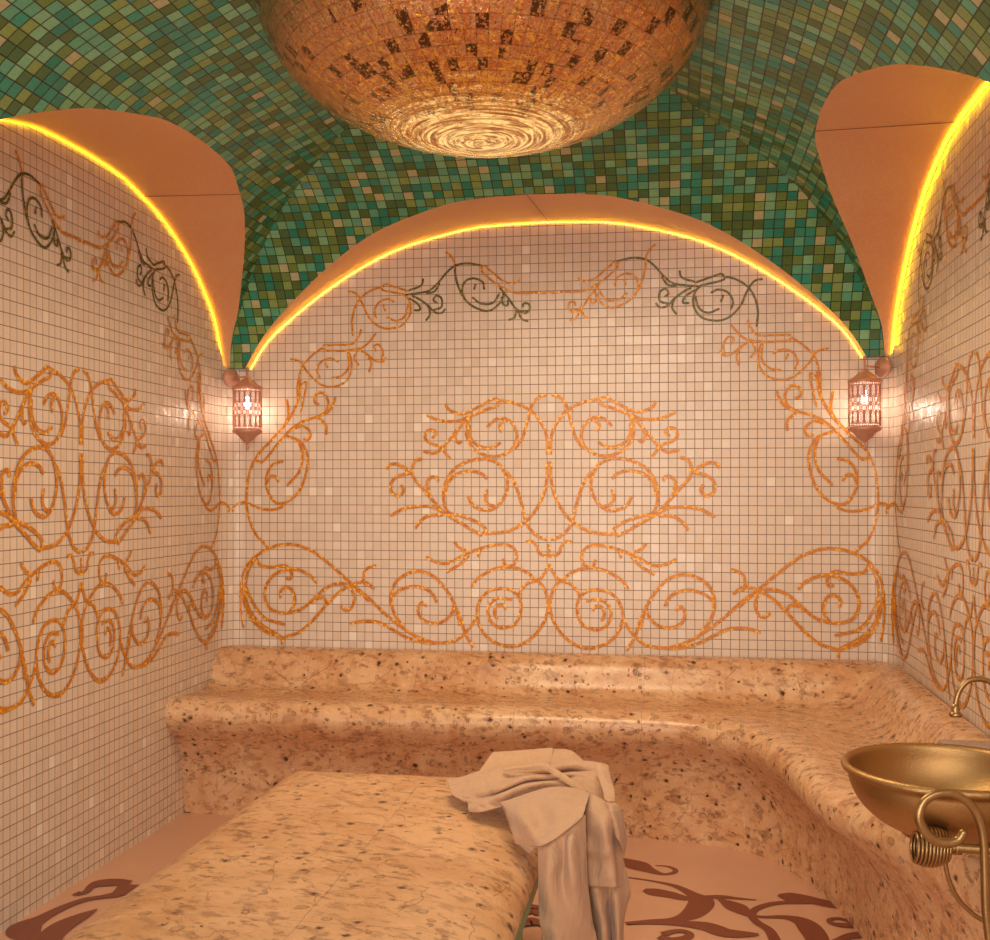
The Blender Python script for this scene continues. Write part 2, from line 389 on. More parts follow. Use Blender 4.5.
def sidept(side, u, d, z):              # sharp version for the soffits
    if side == 'B': return (u, -d, z)
    if side == 'L': return (-W2+d, YC+u, z)
    return (W2-d, YC+u, z)
for n, side in enumerate('BLR'):
    sc = 1 if side == 'B' else LS
    af = {'B': arch, 'L': sarch, 'R': sarchR}[side]
    N = 120; us = [1.66*sc*math.sin(PI/2*(-1+2*k/N)) for k in range(N+1)]
    mb = MB(); rows = []
    for k in range(9):
        row = []
        for u in us:
            h = af(u); d = max(Hinv(h), .05)*k/8
            row.append(sidept(side, u, d, HC+h))
        rows.append(row)
    mb.grid(rows); o = mb.build('trim_%d' % (n+1), M['plaster']); tag(o, kind='structure')
    # fine joint line in the plaster of the soffit
    ju = (.03 if side == 'B' else (.55 if side == 'L' else .2))
    jb = MB(); pts = []
    for k in range(9):
        u = ju-(.045*k/8 if side == 'B' else -.02*k/8); h = af(u); pts.append(sidept(side, u, Hinv(h)*k/8, HC+h-.001))
    jb.tube(pts, .0012, 4); jb.build('plaster_joint', M['ledrim'], o)
    # led strip tucked against the wall
    mb = MB(); R = []; wd = .019 if side == 'R' else (.009 if side == 'L' else .0055); lo = .007 if side == 'R' else .004; hh = .007 if side == 'R' else (.005 if side == 'L' else .005)
    for (d, dz) in ((lo, -.003), (lo, -hh), (wd, -hh), (wd, -.003)):
        row = []
        for u in us[2:-2]:
            h = af(u); u2 = u*(1-(.008+abs(dz)*.5)/1.66)
            row.append(sidept(side, u2, d, HC+min(af(u2), h)+dz*.6-.003))
        R.append(row)
    mb.grid(R, closed_v=True)
    lab = {'B': 'thin glowing yellow light strip along the arch of the back wall', 'L': 'glowing yellow light strip along the arch of the left side wall', 'R': 'thick glowing yellow light strip along the arch of the right side wall'}[side]
    o = mb.build('led_strip', M['led' if side != 'B' else 'led_thin'], None); tag(o, lab, 'light strip')

# floor
mb = MB(); mb.box((-2.6, -6.6, -.06), (2.6, .1, 0)); fl = mb.build('floor', M['floor'], None, smooth=False); tag(fl, kind='structure')

# ------------------------------------------------------------------ scroll mosaics of the walls
CXZ = (549-220)*2.912                   # centre line of the design in the tracing
def zb(x, y): return 220+x/2.912, 380+y/2.912
def za(x, y): return 220+x/2.912, 180+y/2.912
X0 = onplane(549, 400, 1, 0).x
def trace(pts, fn):
    out = []
    for p in pts:
        q = onplane(*fn(*p), 1, 0.0); out.append((q.x-X0, q.z))
    return out
B = 'b'; A = 'a'
MED = [  # medallion (tracing b)
 [(953,217),(952,170),(938,130),(905,90),(860,68),(812,58)], [(950,43),(925,53),(906,80),(893,130),(880,170),(860,200)],
 [(800,52),(760,75),(715,97),(690,97),(665,85),(657,68)], [(800,55),(812,60),(808,75),(780,85),(730,105),(690,120),(640,118),(602,102)],
 [(730,105),(700,135),(675,165),(650,195),(625,213),(592,208)], [(650,195),(615,185),(598,170),(603,150),(620,146),(630,158),(618,170)],
 [(650,190),(655,210),(670,230)], [(700,135),(690,150),(685,170),(695,183),(705,178)],
 [(730,105),(718,140),(722,175),(745,205),(785,222),(825,218),(855,195),(865,160),(852,128),(828,112),(800,117),(778,138)],
 [(726,130),(728,165),(750,190),(785,198),(818,183)], [(820,152),(814,132),(832,116)],
 [(953,465),(925,455),(900,430),(887,400),(878,360),(862,310),(842,275),(822,262)],
 [(953,237),(952,290),(940,340),(915,385),(880,420),(830,442),(770,447)],
 [(768,448),(772,432),(745,412),(700,395),(665,385),(652,350),(655,305),(680,262),(720,238),(770,230),(810,243),(832,275),(837,315),(820,355),(790,378),(755,375),(735,362),(723,338)],
 [(655,340),(662,305),(685,277),(725,265),(760,272),(778,288)], [(778,318),(773,345),(782,362),(800,367)],
 [(765,452),(740,440),(700,415),(655,388),(620,350),(590,315),(568,290),(558,268)], [(650,385),(620,370),(580,368),(535,375),(497,395)],
 [(650,393),(610,395),(585,410),(568,433)], [(560,275),(562,250),(572,234),(590,230)],
 [(558,270),(540,257),(515,245),(495,247),(485,260)], [(555,272),(520,280),(500,298),(500,325),(520,337),(535,322),(528,305)],
 [(612,335),(603,305),(612,285),(630,283),(637,295)]]
FRZ = [  # lower frieze (tracing b)
 [(882,472),(900,470),(912,485),(920,505),(940,513),(958,513)], [(950,478),(950,510)],
 [(600,515),(635,532),(670,532),(700,515),(740,497),(790,482),(830,480),(852,495),(857,520),(845,540),(825,537),(820,520)],
 [(730,503),(700,490),(682,472)], [(725,510),(700,535),(660,560)], [(757,493),(752,515)],
 [(733,603),(750,578),(790,553),(830,545),(870,552),(912,582),(935,612),(943,660),(932,705),(900,750),(850,776),(800,765),(765,735),(748,690),(755,645),(780,615),(820,607),(850,617),(868,645),(866,685),(850,712),(815,722),(788,705),(778,675),(785,650),(808,635),(845,640)],
 [(828,668),(820,655),(804,656),(796,675),(803,698)], [(945,535),(935,560),(918,582),(890,590),(872,608),(862,628)],
 [(738,778),(715,740),(700,690),(680,650)], [(748,685),(735,710),(710,740),(680,760),(630,765),(580,750),(530,720),(480,680),(430,632),(380,590),(330,545),(280,505),(240,485),(200,478),(150,487),(100,517),(70,555),(57,610),(57,660),(68,722)],
 [(378,710),(415,702),(460,705),(500,725),(545,750),(600,765),(650,765)],
 [(535,720),(508,680),(498,635),(510,592),(540,567),(578,557),(620,570),(655,605),(680,645),(692,680),(698,715)],
 [(500,645),(510,622),(540,605),(580,602),(615,618),(632,648)], [(603,658),(588,648),(577,668),(588,695),(618,708),(650,703),(675,680),(683,652)],
 [(105,517),(82,560),(74,612),(85,665),(120,710),(183,750)], [(75,600),(95,645),(130,692),(190,712)],
 [(183,770),(185,750),(230,735),(270,700),(310,655),(345,620),(380,598),(420,588),(450,608)],
 [(62,590),(66,630),(85,685),(130,730),(185,750)],
 [(105,518),(120,540),(155,545),(190,540),(208,558),(206,578),(192,577)],
 [(283,590),(260,567),(225,552),(190,553),(155,570),(133,605),(133,640),(150,668),(190,678),(235,668),(270,640),(310,605),(350,592),(385,600)],
 [(178,635),(178,613),(195,603),(212,613),(219,645),(205,675)], [(268,648),(285,635),(303,635),(312,650)],
 [(378,598),(392,630),(385,660),(368,670),(352,657)], [(425,600),(418,580),(425,552),(455,540)], [(385,600),(410,620),(435,645)]]
BRD = [  # border, going up the wall and over (tracing letter, tone 0 gold / 1 painted green reflection of the vault, points)
 (B,0,[(140,487),(105,450),(84,400),(77,350),(82,290),(95,245),(105,228)]), (B,0,[(8,384),(30,370),(55,358),(78,358),(110,372),(150,378),(180,370),(188,358)]),
 (B,0,[(105,228),(115,212),(150,175),(190,130),(215,90),(230,50),(235,0)]), (B,0,[(190,130),(200,100),(195,55)]),
 (B,0,[(105,235),(118,240),(135,228),(165,190),(200,150),(240,122),(290,105),(320,88),(337,50)]), (B,0,[(285,110),(308,130),(310,160)]),
 (B,0,[(205,145),(240,135),(262,150),(260,172),(243,172)]), (B,0,[(290,105),(310,90),(315,60),(300,38),(280,42),(277,65),(290,72)]),
 (B,0,[(195,163),(235,180),(255,225),(250,275),(230,325),(195,355),(160,355),(137,315),(137,275),(155,245),(185,237)]),
 (B,0,[(195,165),(225,175),(240,215),(232,265),(195,308)]), (B,0,[(172,297),(160,280),(145,282),(137,300)]),
 (A,0,[(205,522),(235,530),(255,560),(285,590),(320,603),(360,592),(382,560),(382,520),(372,495)]), (A,0,[(228,645),(226,600),(240,545),(270,510),(300,488)]),
 (A,0,[(300,490),(310,497),(370,497),(420,485),(455,447)]), (A,0,[(300,482),(340,480),(385,478),(403,458),(412,435)]),
 (A,0,[(347,530),(320,520),(295,530),(283,555),(292,578)]), (A,0,[(315,548),(307,532)]), (A,0,[(325,577),(355,570),(375,545),(373,500)]),
 (A,0,[(400,490),(425,505),(450,525),(472,530),(485,517)]), (A,0,[(472,528),(475,500),(463,480),(448,485),(455,500)]),
 (A,0,[(400,495),(392,520),(405,540)]), (A,0,[(425,505),(440,530),(435,560)]), (A,0,[(235,600),(252,588),(248,620),(235,680)]),
 (A,0,[(388,455),(385,410),(395,370),(415,340),(445,320),(475,312)]), (A,0,[(372,325),(395,330),(415,360),(430,395),(460,425),(495,433),(535,420),(555,385),(550,350),(530,330)]),
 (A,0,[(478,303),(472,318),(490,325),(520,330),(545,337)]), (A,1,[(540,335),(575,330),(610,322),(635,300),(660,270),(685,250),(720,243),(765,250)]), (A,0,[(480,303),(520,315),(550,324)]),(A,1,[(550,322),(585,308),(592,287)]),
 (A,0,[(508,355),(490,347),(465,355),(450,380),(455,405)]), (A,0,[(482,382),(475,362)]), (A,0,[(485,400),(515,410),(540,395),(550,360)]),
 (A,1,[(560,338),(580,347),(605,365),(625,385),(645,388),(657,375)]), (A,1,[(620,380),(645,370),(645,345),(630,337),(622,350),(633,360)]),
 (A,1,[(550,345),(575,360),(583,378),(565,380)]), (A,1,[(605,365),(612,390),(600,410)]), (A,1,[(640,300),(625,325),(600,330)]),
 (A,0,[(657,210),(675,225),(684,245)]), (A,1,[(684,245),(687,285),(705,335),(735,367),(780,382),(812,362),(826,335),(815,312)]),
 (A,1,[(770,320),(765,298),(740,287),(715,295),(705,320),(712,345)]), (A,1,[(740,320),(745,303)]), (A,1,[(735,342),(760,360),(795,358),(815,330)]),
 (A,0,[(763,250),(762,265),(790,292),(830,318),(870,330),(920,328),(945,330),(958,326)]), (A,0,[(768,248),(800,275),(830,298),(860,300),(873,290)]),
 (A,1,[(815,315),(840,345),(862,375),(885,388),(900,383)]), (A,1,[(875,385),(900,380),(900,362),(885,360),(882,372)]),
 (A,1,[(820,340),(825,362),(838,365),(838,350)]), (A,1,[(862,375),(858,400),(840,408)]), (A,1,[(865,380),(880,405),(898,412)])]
GOLDCACHE = {}
def ribbon(mb, tones, side, pts, w, tone, k, sx, shift, s):
    pp = cr(pts, 6)
    n = len(pp); L = 0; rows = [[], []]; uv = [[], []]
    for i in range(n):
        a = pp[max(i-1, 0)]; b = pp[min(i+1, n-1)]
        tx, tz = (b[0]-a[0])*sx, b[1]-a[1]; l = math.hypot(tx, tz) or 1
        nx, nz = -tz/l, tx/l
        if i: L += math.hypot((pp[i][0]-pp[i-1][0])*sx, pp[i][1]-pp[i-1][1])
        ww = w*(.42 if i in (0, n-1) else .5)
        for q, sg in ((0, 1), (1, -1)):
            u = s*(pp[i][0]*sx)+s*sg*nx*ww+shift; z = pp[i][1]+sg*nz*ww
            rows[q].append(wallpt(side, u, z, .0022+.00009*(k % 47))); uv[q].append((L/.014, .1 if q else 1.9))
    mb.grid(rows, uv); tones += [tone]*(n-1)
FRZ = [[(x+(x-740)*.0585 if x > 740 else x, y) for x, y in p] for p in FRZ]
def build_mural(side, parent):
    sx = 1.0 if side == 'B' else -YC/1.8
    for name, data in (('mosaic_medallion', [(B, 0, p) for p in MED]), ('mosaic_frieze', [(B, 0, p) for p in FRZ]), ('mosaic_border', BRD)):
        mb = MB(); tones = []; k = 0
        for fnl, tone, pts in data:
            q = trace(pts, zb if fnl == B else za)
            w = .0172 if name != 'mosaic_border' else (.0155 if fnl == B else .0115)
            if side != 'B' and tone == 0 and fnl == A and k % 5 == 0: pass
            for s in (1, -1):
                sh = X0 if side == 'B' else 0
                lim = 1.8
                qq = [(max(min(a, 0), -(lim+.0)-(0 if side != 'B' else s*0)), z) for a, z in q]
                if side != 'B' and s == 1 and False: continue
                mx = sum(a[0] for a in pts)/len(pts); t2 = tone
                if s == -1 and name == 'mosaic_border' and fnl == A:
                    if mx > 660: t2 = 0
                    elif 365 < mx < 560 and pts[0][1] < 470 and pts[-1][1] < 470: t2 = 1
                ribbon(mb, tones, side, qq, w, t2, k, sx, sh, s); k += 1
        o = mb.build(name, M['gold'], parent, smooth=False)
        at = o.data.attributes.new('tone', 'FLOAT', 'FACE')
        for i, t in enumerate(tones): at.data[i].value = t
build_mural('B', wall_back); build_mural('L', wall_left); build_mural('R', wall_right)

# ------------------------------------------------------------------ stone bench
ST = [((-1.8,0),(-1.8,-.244),(-1.8,-.745),(-1.8,-.53)), ((-1.2,0),(-1.2,-.244),(-1.2,-.735),(-1.2,-.535)), ((-.6,0),(-.6,-.244),(-.6,-.73),(-.6,-.54)), ((0,0),(0,-.244),(0,-.72),(0,-.55)),
 ((.4,0),(.4,-.244),(.4,-.72),(.4,-.56)), ((.85,0),(.8,-.244),(.70,-.735),(.72,-.60)), ((1.3,0),(1.15,-.26),(.88,-.80),(.98,-.67)), ((1.68,0),(1.42,-.34),(.985,-.93),(1.12,-.80)),
 ((1.8,-.12),(1.53,-.50),(1.07,-1.13),(1.21,-.97)), ((1.8,-.6),(1.556,-.85),(1.135,-1.45),(1.29,-1.17)), ((1.8,-1.2),(1.556,-1.3),(1.19,-1.85),(1.36,-1.5)), ((1.8,-1.8),(1.57,-1.85),(1.32,-2.19),(1.43,-1.95)),
 ((1.8,-2.4),(1.6,-2.4),(1.46,-2.44),(1.54,-2.4)), ((1.8,-3.1),(1.70,-3.1),(1.66,-3.1),(1.68,-3.1))]
def bench():
    flat = [tuple(v for p in s for v in p) for s in ST]
    st = cr(flat, 12); rows = []
    for s in st:
        Wp, K, L, Bp = [Vector((s[2*i], s[2*i+1], 0)) for i in range(4)]
        row = [Vector((Wp.x, Wp.y, .76))]
        # backrest: wall -> seat crease
        for t, z in ((0, .79), (.12, .797), (.28, .795), (.42, .785), (.55, .757), (.63, .72), (.70, .68), (.77, .645), (.86, .618), (1, .603)):
            row.append(Wp.lerp(K, t)+Vector((0, 0, z)))
        for t, z in ((.15, .598), (.4, .600), (.6, .610), (.75, .620), (.86, .618), (.935, .603), (.98, .578), (1.0, .545)):
            row.append(K.lerp(L, t)+Vector((0, 0, z)))
        for t, z in ((.03, .512), (.13, .478), (.34, .440), (.60, .392), (.82, .325), (.94, .24), (.98, .15), (1, .06), (1, 0)):
            row.append(L.lerp(Bp, t)+Vector((0, 0, z)))
        rows.append([tuple(p) for p in row])
    mb = MB(); mb.grid(rows, flip=True)
    n = len(rows[0])
    b = len(mb.v); mb.v += rows[-1]; mb.face([b+i for i in range(n)]); 
    b = len(mb.v); mb.v += rows[0]; mb.face([b+i for i in range(n)][::-1])
    o = mb.build('stone_bench', M['bench']); md = o.modifiers.new('s', 'SUBSURF'); md.levels = 1; md.render_levels = 2
    tag(o, 'long curved travertine bench with raised back built along the back and right walls', 'bench')
bench()

# ------------------------------------------------------------------ massage slab
tab = empty('massage_table', (-.19, -3.0, 0), 'low travertine slab table with rounded edges standing in the foreground', 'table')
def slab():
    xr, xl, y1, y0 = .298, -.775, -1.83, -4.3; zt = .63
    prof = [(0, 0, .0), (.012, .028, 0), (.05, .058, 0), (.11, .078, 0), (.18, .088, 0), (.28, .092, 0), (.40, .0935, 0)]   # (inset, rise) from the rim
    base = zt-.0935
    mb = MB(); rings = []
    RC = .09
    def outline(ins):
        pts = []
        for cx, cy, a0 in ((xr-RC, y1-RC, 0), (xl+RC, y1-RC, 90), (xl+RC, y0+RC, 180), (xr-RC, y0+RC, 270)):
            for k in range(9):
                a = math.radians(a0+90*k/8); r = max(RC-ins, .0)
                ox = (RC-ins if ins > RC else 0); 
                sx = 1 if a0 in (0, 270) else -1; sy = 1 if a0 in (0, 90) else -1
                pts.append((cx+r*math.cos(a)+sx*ox, cy+r*math.sin(a)+sy*ox))
        # densify
        out = []
        for i, p in enumerate(pts):
            q = pts[(i+1) % len(pts)]; out.append(p)
            if i % 9 == 8:
                for j in range(1, 12): out.append((p[0]+(q[0]-p[0])*j/12, p[1]+(q[1]-p[1])*j/12))
        return out
    spec = [(.05, -.010), (.001, -.010), (-.001, -.005), (0, 0), (.004, .014), (.012, .028), (.03, .046), (.05, .058), (.08, .069), (.11, .078), (.18, .088), (.28, .092), (.40, .0935), (.5, .0935)]
    for ins, dz in spec: rings.append([(x, y, base+dz) for x, y in outline(ins)])
    mb.grid(rings, closed_u=True)
    mb.face([len(mb.v)-len(rings[-1])+i for i in range(len(rings[-1]))])
    mb.build('slab_top', M['slab'], tab)
    mb = MB(); mb.grid([[(x, y, base-.0105+dz) for x, y in outline(i)] for i, dz in ((.03, .0), (.0, .0), (.0, -.034), (.03, -.034))], closed_u=True, closed_v=True)
    mb.build('glazed_trim', M['teal'], tab, smooth=False)
    mb = MB(); uvr = []
    rr = [outline(.14), outline(.14)]; L = [0]
    for i in range(1, len(rr[0])+1):
        a, b = rr[0][i-1], rr[0][i % len(rr[0])]; L.append(L[-1]+math.hypot(a[0]-b[0], a[1]-b[1]))
    rows = [[(x, y, z) for x, y in rr[0]+rr[0][:1]] for z in (base-.0125, 0)]
    mb.grid(rows, [[(l/.05, z/.05+.3) for l in L] for z in (base-.0125, 0)]); mb.build('tiled_base', M['green'], tab)
    return zt
slab()

# ------------------------------------------------------------------ floor inlay
def stroke(mb, pts, z=.0015):
    pp = cr(pts, 8); rows = [[], []]
    for i, p in enumerate(pp):
        a = pp[max(i-1, 0)]; b = pp[min(i+1, len(pp)-1)]
        t = Vector((b[0]-a[0], b[1]-a[1])); t = t.normalized() if t.length > 1e-9 else Vector((1, 0))
        w = abs(p[2])*.40
        rows[0].append((p[0]-t.y*w, p[1]+t.x*w, z)); rows[1].append((p[0]+t.y*w, p[1]-t.x*w, z))
    mb.grid(rows, flip=True)
def fpx(pts, ox, oy, sc):
    out = []
    for x, y, w in pts:
        q = onplane(ox+x/sc, oy+y/sc, 2, 0.0); out.append((q.x, q.y, w))
    return out
mb = MB(); k = 0
FS = [[(20,92,.02),(62,105,.10),(95,116,.14),(125,128,.08),(160,138,.035),(188,134,.03),(190,126,.03),(170,118,.02),(140,116,.01)],
 [(20,140,.01),(66,146,.015),(130,155,.02),(190,168,.04),(235,190,.07),(258,208,.13),(235,238,.11),(190,254,.06),(130,258,.045),(66,264,.04)],
 [(112,178,.04),(135,183,.10),(175,190,.09),(225,200,.06),(300,196,.05),(350,200,.03),(397,204,.01)],
 [(300,200,.02),(345,222,.11),(372,240,.05),(410,247,.03),(470,248,.05),(515,260,.10),(540,285,.12),(560,320,.10)],
 [(452,192,.03),(480,196,.12),(520,200,.09),(560,210,.09),(610,218,.09),(700,224,.08)],
 [(610,212,.03),(520,211,.035),(450,212,.04),(400,225,.04),(385,243,.04),(400,262,.045),(430,282,.05),(450,320,.06)],
 [(640,262,.02),(610,252,.03),(585,254,.03),(585,262,.03),(610,268,.05),(650,270,.06),(720,272,.06)],
 [(66,264,.03),(130,262,.04),(200,264,.06),(270,272,.10),(320,288,.10),(385,292,.05),(402,290,.01)],
 [(160,292,.05),(185,285,.04),(210,284,.04),(228,292,.04),(215,302,.05),(180,306,.05),(150,298,.05)],
 [(590,310,.02),(640,296,.06),(690,292,.07),(760,296,.06)]]
for s in FS: stroke(mb, fpx(s, 600, 820, 2.538), .0015+.0003*k); k += 1
FS2 = [[(248,178,.05),(262,180,.045),(285,173,.04),(300,158,.05),(330,146,.10),(380,142,.10),(430,144,.06)], [(430,150,.12),(395,178,.09),(340,190,.05),(280,200,.05),(210,225,.06),(140,260,.08),(80,295,.16),(100,330,.10),(120,380,.06)], [(320,232,.01),(270,255,.08),(210,285,.12),(170,320,.12),(150,380,.1)]]
for s in FS2: stroke(mb, fpx(s, 0, 840, 3.3), .0015+.0003*k); k += 1
# strokes seen between slab and cloth
FS3 = [[(430,770,.04),(470,785,.05),(510,790,.04),(560,800,.04)], [(425,880,.03),(470,860,.10),(510,865,.06),(560,880,.05)], [(440,820,.05),(480,810,.05),(520,822,.06)]]
for s in FS3: stroke(mb, fpx(s, 430, 740, 4.7), .0015+.0003*k); k += 1
mb.build('floor_scroll_inlay', M['scroll_floor'], fl, smooth=False)

# ------------------------------------------------------------------ ceiling lamp
LC = Vector((.04, -2.10, HC+1.715)); LR, LA = .785, .50
lamp = empty('ceiling_lamp', (LC.x, LC.y, HC+1.95), 'large bowl shaped ceiling lamp covered in gold and copper mosaic', 'lamp')
prof = []; NN = 48
for k in range(NN+1):
    a = PI/2*k/NN*1.0; prof.append((LR*math.sin(a), -LA*math.cos(a)))
al = [0]
for (a, b), (c, d) in zip(prof, prof[1:]): al.append(al[-1]+math.hypot(a-c, b-d))
mb = MB(); mb.lathe(prof, (0, 0, 0), 128, lambda k, j: (j*96, al[k]/.05))
o = mb.build('lamp_bowl', M['dome'], None); o.data.flip_normals(); o.parent = lamp; o.location = LC-lamp.location
mb = MB(); mb.tube([LC+Vector((LR*math.cos(2*PI*k/96), LR*math.sin(2*PI*k/96), .008)) for k in range(96)], .014, 8, closed=True); mb.build('lamp_rim', M['brass'], lamp)
mb = MB(); mb.lathe([(LR, .01), (LR*.6, .10), (.2, .14), (.03, .15), (.03, .25), (.001, .25)], LC, 64); mb.build('lamp_cover', M['brass'], lamp)

# ------------------------------------------------------------------ sconces
def sconce(loc, corner, label):
    # loc: axis of the lantern at mid height of the filigree; corner: centre of the wall plate
    t = empty('wall_lantern', corner, label, 'wall lamp', 'lanterns in the corners')
    x, y, z = loc; c = Vector(loc); m = M['copper']; R = .077; Hh = .117
    mb = MB(); mb.lathe([(.001, .058), (.012, .056), (.02, .05), (.035, .04), (.055, .022), (R+.004, .006), (R+.006, 0), (R, -.006), (.03, -.006), (.001, -.005)], c+Vector((0, 0, Hh)), 32); mb.build('top_cap', m, t)
    mb = MB(); mb.lathe([(.001, .005), (R, .006), (R+.006, 0), (R+.002, -.012), (.052, -.026), (.046, -.034), (.026, -.056), (.010, -.068), (.004, -.075), (.006, -.085), (.009, -.092), (.005, -.098), (.007, -.105), (.001, -.110)], c-Vector((0, 0, Hh)), 32); mb.build('bottom_finial', m, t)
    mb = MB()
    for zz in (-.108, -.096, -.036, -.003, .003, .036, .096, .108):
        mb.tube([c+Vector((R*math.cos(2*PI*k/32), R*math.sin(2*PI*k/32), zz)) for k in range(32)], .0024, 5, closed=True)
    def oval(a0, z0, ra, rz, r=.0027):
        mb.tube([c+Vector((R*math.cos(a0+ra*math.cos(2*PI*k/12)), R*math.sin(a0+ra*math.cos(2*PI*k/12)), z0+rz*math.sin(2*PI*k/12))) for k in range(12)], r, 4, closed=True)
    NA = 16
    for i in range(NA):
        a = 2*PI*i/NA
        for s in (-1, 1):
            oval(a, s*.066, .16, .027); oval(a+PI/NA, s*.066, .07, .012)
            oval(a+PI/NA, s*.020, .15, .014); oval(a, s*.020, .08, .010); oval(a+PI/NA, s*.102, .12, .006)
            for s2 in (-1, 1): oval(a+PI/NA, s*.066+s2*.022, .06, .007)
        for s in (-1, 1): oval(a, s*.066, .05, .020, .0018); oval(a+PI/NA, s*.045, .1, .004, .0018)
        mb.tube([c+Vector((R*math.cos(a+PI/NA), R*math.sin(a+PI/NA), -.11)), c+Vector((R*math.cos(a+PI/NA), R*math.sin(a+PI/NA), .11))], .0016, 4)
    mb.build('filigree_shade', m, t)
    d = (Vector((x, y, 0))-Vector((corner[0], corner[1], 0))).normalized(); cz = corner[2]
    top = c+Vector((0, 0, Hh+.055))
    mb = MB(); mb.tube([top-Vector((0,0,.01)), (x, y, cz+.004), (x, y, cz+.035)], [.006, .005, .005], 8); mb.tube([(x, y, cz+.035), (x, y, cz+.042), (x, y, cz+.05)], [.008, .009, .003], 8); mb.build('top_rod', m, t)
    mb = MB(); mb.tube([Vector(corner)+d*.01, (x, y, cz)], .005, 8); mb.build('arm', m, t)
    mb = MB(); q = Vector((-d.y, d.x, 0)); n = 32; rows = []
    for off, rr in ((-.01, .050), (.004, .052), (.010, .046), (.013, .034), (.022, .022), (.026, .001)):
        rows.append([Vector(corner)+d*off+(q*math.cos(2*PI*k/n)+UP*math.sin(2*PI*k/n))*rr for k in range(n)])
    mb.grid(rows, closed_u=True); mb.build('wall_plate', m, t)
    mb = MB(); mb.lathe([(R-.008, -.108), (R-.008, .108)], c, 32); mb.build('frosted_sleeve', M['sleeve'], t)
    mb = MB(); mb.lathe([(.001, -.030), (.012, -.026), (.017, -.012), (.017, .004), (.010, .022), (.008, .04), (.001, .042)], c+Vector((0, 0, .03)), 16); mb.build('bulb', M['bulb'], t)
    l = bpy.data.lights.new('lantern_glow', 'POINT'); l.energy = 10; l.color = (1, .80, .62); l.shadow_soft_size = .045; l.specular_factor = .15
    lo = bpy.data.objects.new('lantern_glow', l); col.objects.link(lo); lo.location = c+Vector((0, 0, -.03))
    tag(lo, kind='light')
sconce((-1.618, -.125, 2.108), (-1.738, -.062, 2.288), 'copper filigree lantern hanging in the left corner')
sconce((1.640, -.125, 2.092), (1.738, -.062, 2.286), 'copper filigree lantern hanging in the right corner')

# ------------------------------------------------------------------ wash basin on its scroll stand
BC = Vector((1.425, -2.716, .905)); BR = .27
bas = empty('wash_basin', (BC.x, BC.y, .70), 'round brass wash basin with rolled rim beside the right end of the bench', 'basin')
pr = [(.2495*math.sin(PI/2*k/16)**.92+.001, -.172*math.cos(PI/2*k/16)**1.0-.010) for k in range(17)]
pr += [(.254, .000), (.262, .006), (.270, .003), (.275, -.006), (.271, -.015), (.260, -.017)]
pr += [(.2555*math.sin(PI/2*k/16)**.92+.001, -.178*math.cos(PI/2*k/16)-.014) for k in range(16, -1, -1)]
mb = MB(); mb.lathe(pr, BC, 72); o = mb.build('bowl', M['brass'], bas)
stand = empty('basin_stand', (1.45, -2.85, 0), 'wrought brass stand with curled leg and coil carrying the basin', 'stand')
z0 = 2.66
def pp(x, y, z=None): return P(x, y, z or z0)
leg = [(963,834),(957,841),(946,843),(934,840),(924,830),(919,817),(923,803),(934,795),(948,793),(962,798),(974,809),(981,825),(984,845),(985,875),(986,910),(990,945),(994,990),(996,1050),(996,1110),(994,1160)]
pts = [P(x, y, z0) for x, y in leg]; pts = [tuple(p) for p in pts]+[(pts[-1].x, pts[-1].y, .004)]
mb = MB(); q = cr(pts, 6); mb.tube(q, [.0105+.002*math.sin(PI*min(1, i/40)) for i in range(len(q))], 10)
mb.build('scroll_leg', M['oldbrass'], stand)
mb = MB(); c0 = P(963, 833, z0); mb.lathe([(.001, -.010), (.009, -.006), (.011, 0), (.009, .006), (.001, .010)], c0, 12); mb.build('leg_end_knob', M['oldbrass'], stand)
mb = MB()
for k in range(10):
    cx = 915+k*3.5; rr = (.032 + .015*math.sin(PI*(k+1)/11))
    c1 = P(cx, 847, 2.78); a = RT*math.cos(.5)+FW*math.sin(.5)
    e1 = (FW*math.cos(.12)+RT*math.sin(.12)); e2 = UP*.99+RT*.1
    mb.tube([c1+(e1*math.cos(2*PI*j/24)+e2*math.sin(2*PI*j/24))*rr for j in range(24)], .0044, 6, closed=True)
mb.build('coil', M['oldbrass'], stand)
mb = MB(); mb.tube([P(922, 847, 2.78), P(950, 847, 2.78), P(985, 850, 2.74), P(1040, 852, 2.74)], .012, 12)
mb.tube([P(953, 847, 2.78), P(960, 847, 2.78)], .020, 12); mb.build('cross_bar', M['oldbrass'], stand)
mb = MB(); q = cr([tuple(P(x, y, 2.84)) for x, y in ((944, 828), (945, 860), (949, 880), (957, 897), (968, 910), (984, 921), (1010, 930))], 6); mb.tube(q, .006, 8); mb.build('brace', M['oldbrass'], stand)
mb = MB(); mb.tube([BC+Vector((.110*math.cos(2*PI*k/48), .110*math.sin(2*PI*k/48), -.182)) for k in range(48)], .006, 8, closed=True); mb.build('support_ring', M['oldbrass'], stand)
mb = MB(); e = P(1040, 852, 2.74); q = cr([tuple(BC+Vector((.10, .04, -.182))), (e.x-.01, e.y+.1, .62), (e.x, e.y, .52), (e.x+.02, e.y, .25), (e.x, e.y, .004)], 8); mb.tube(q, .009, 8); mb.build('rear_leg', M['oldbrass'], stand)

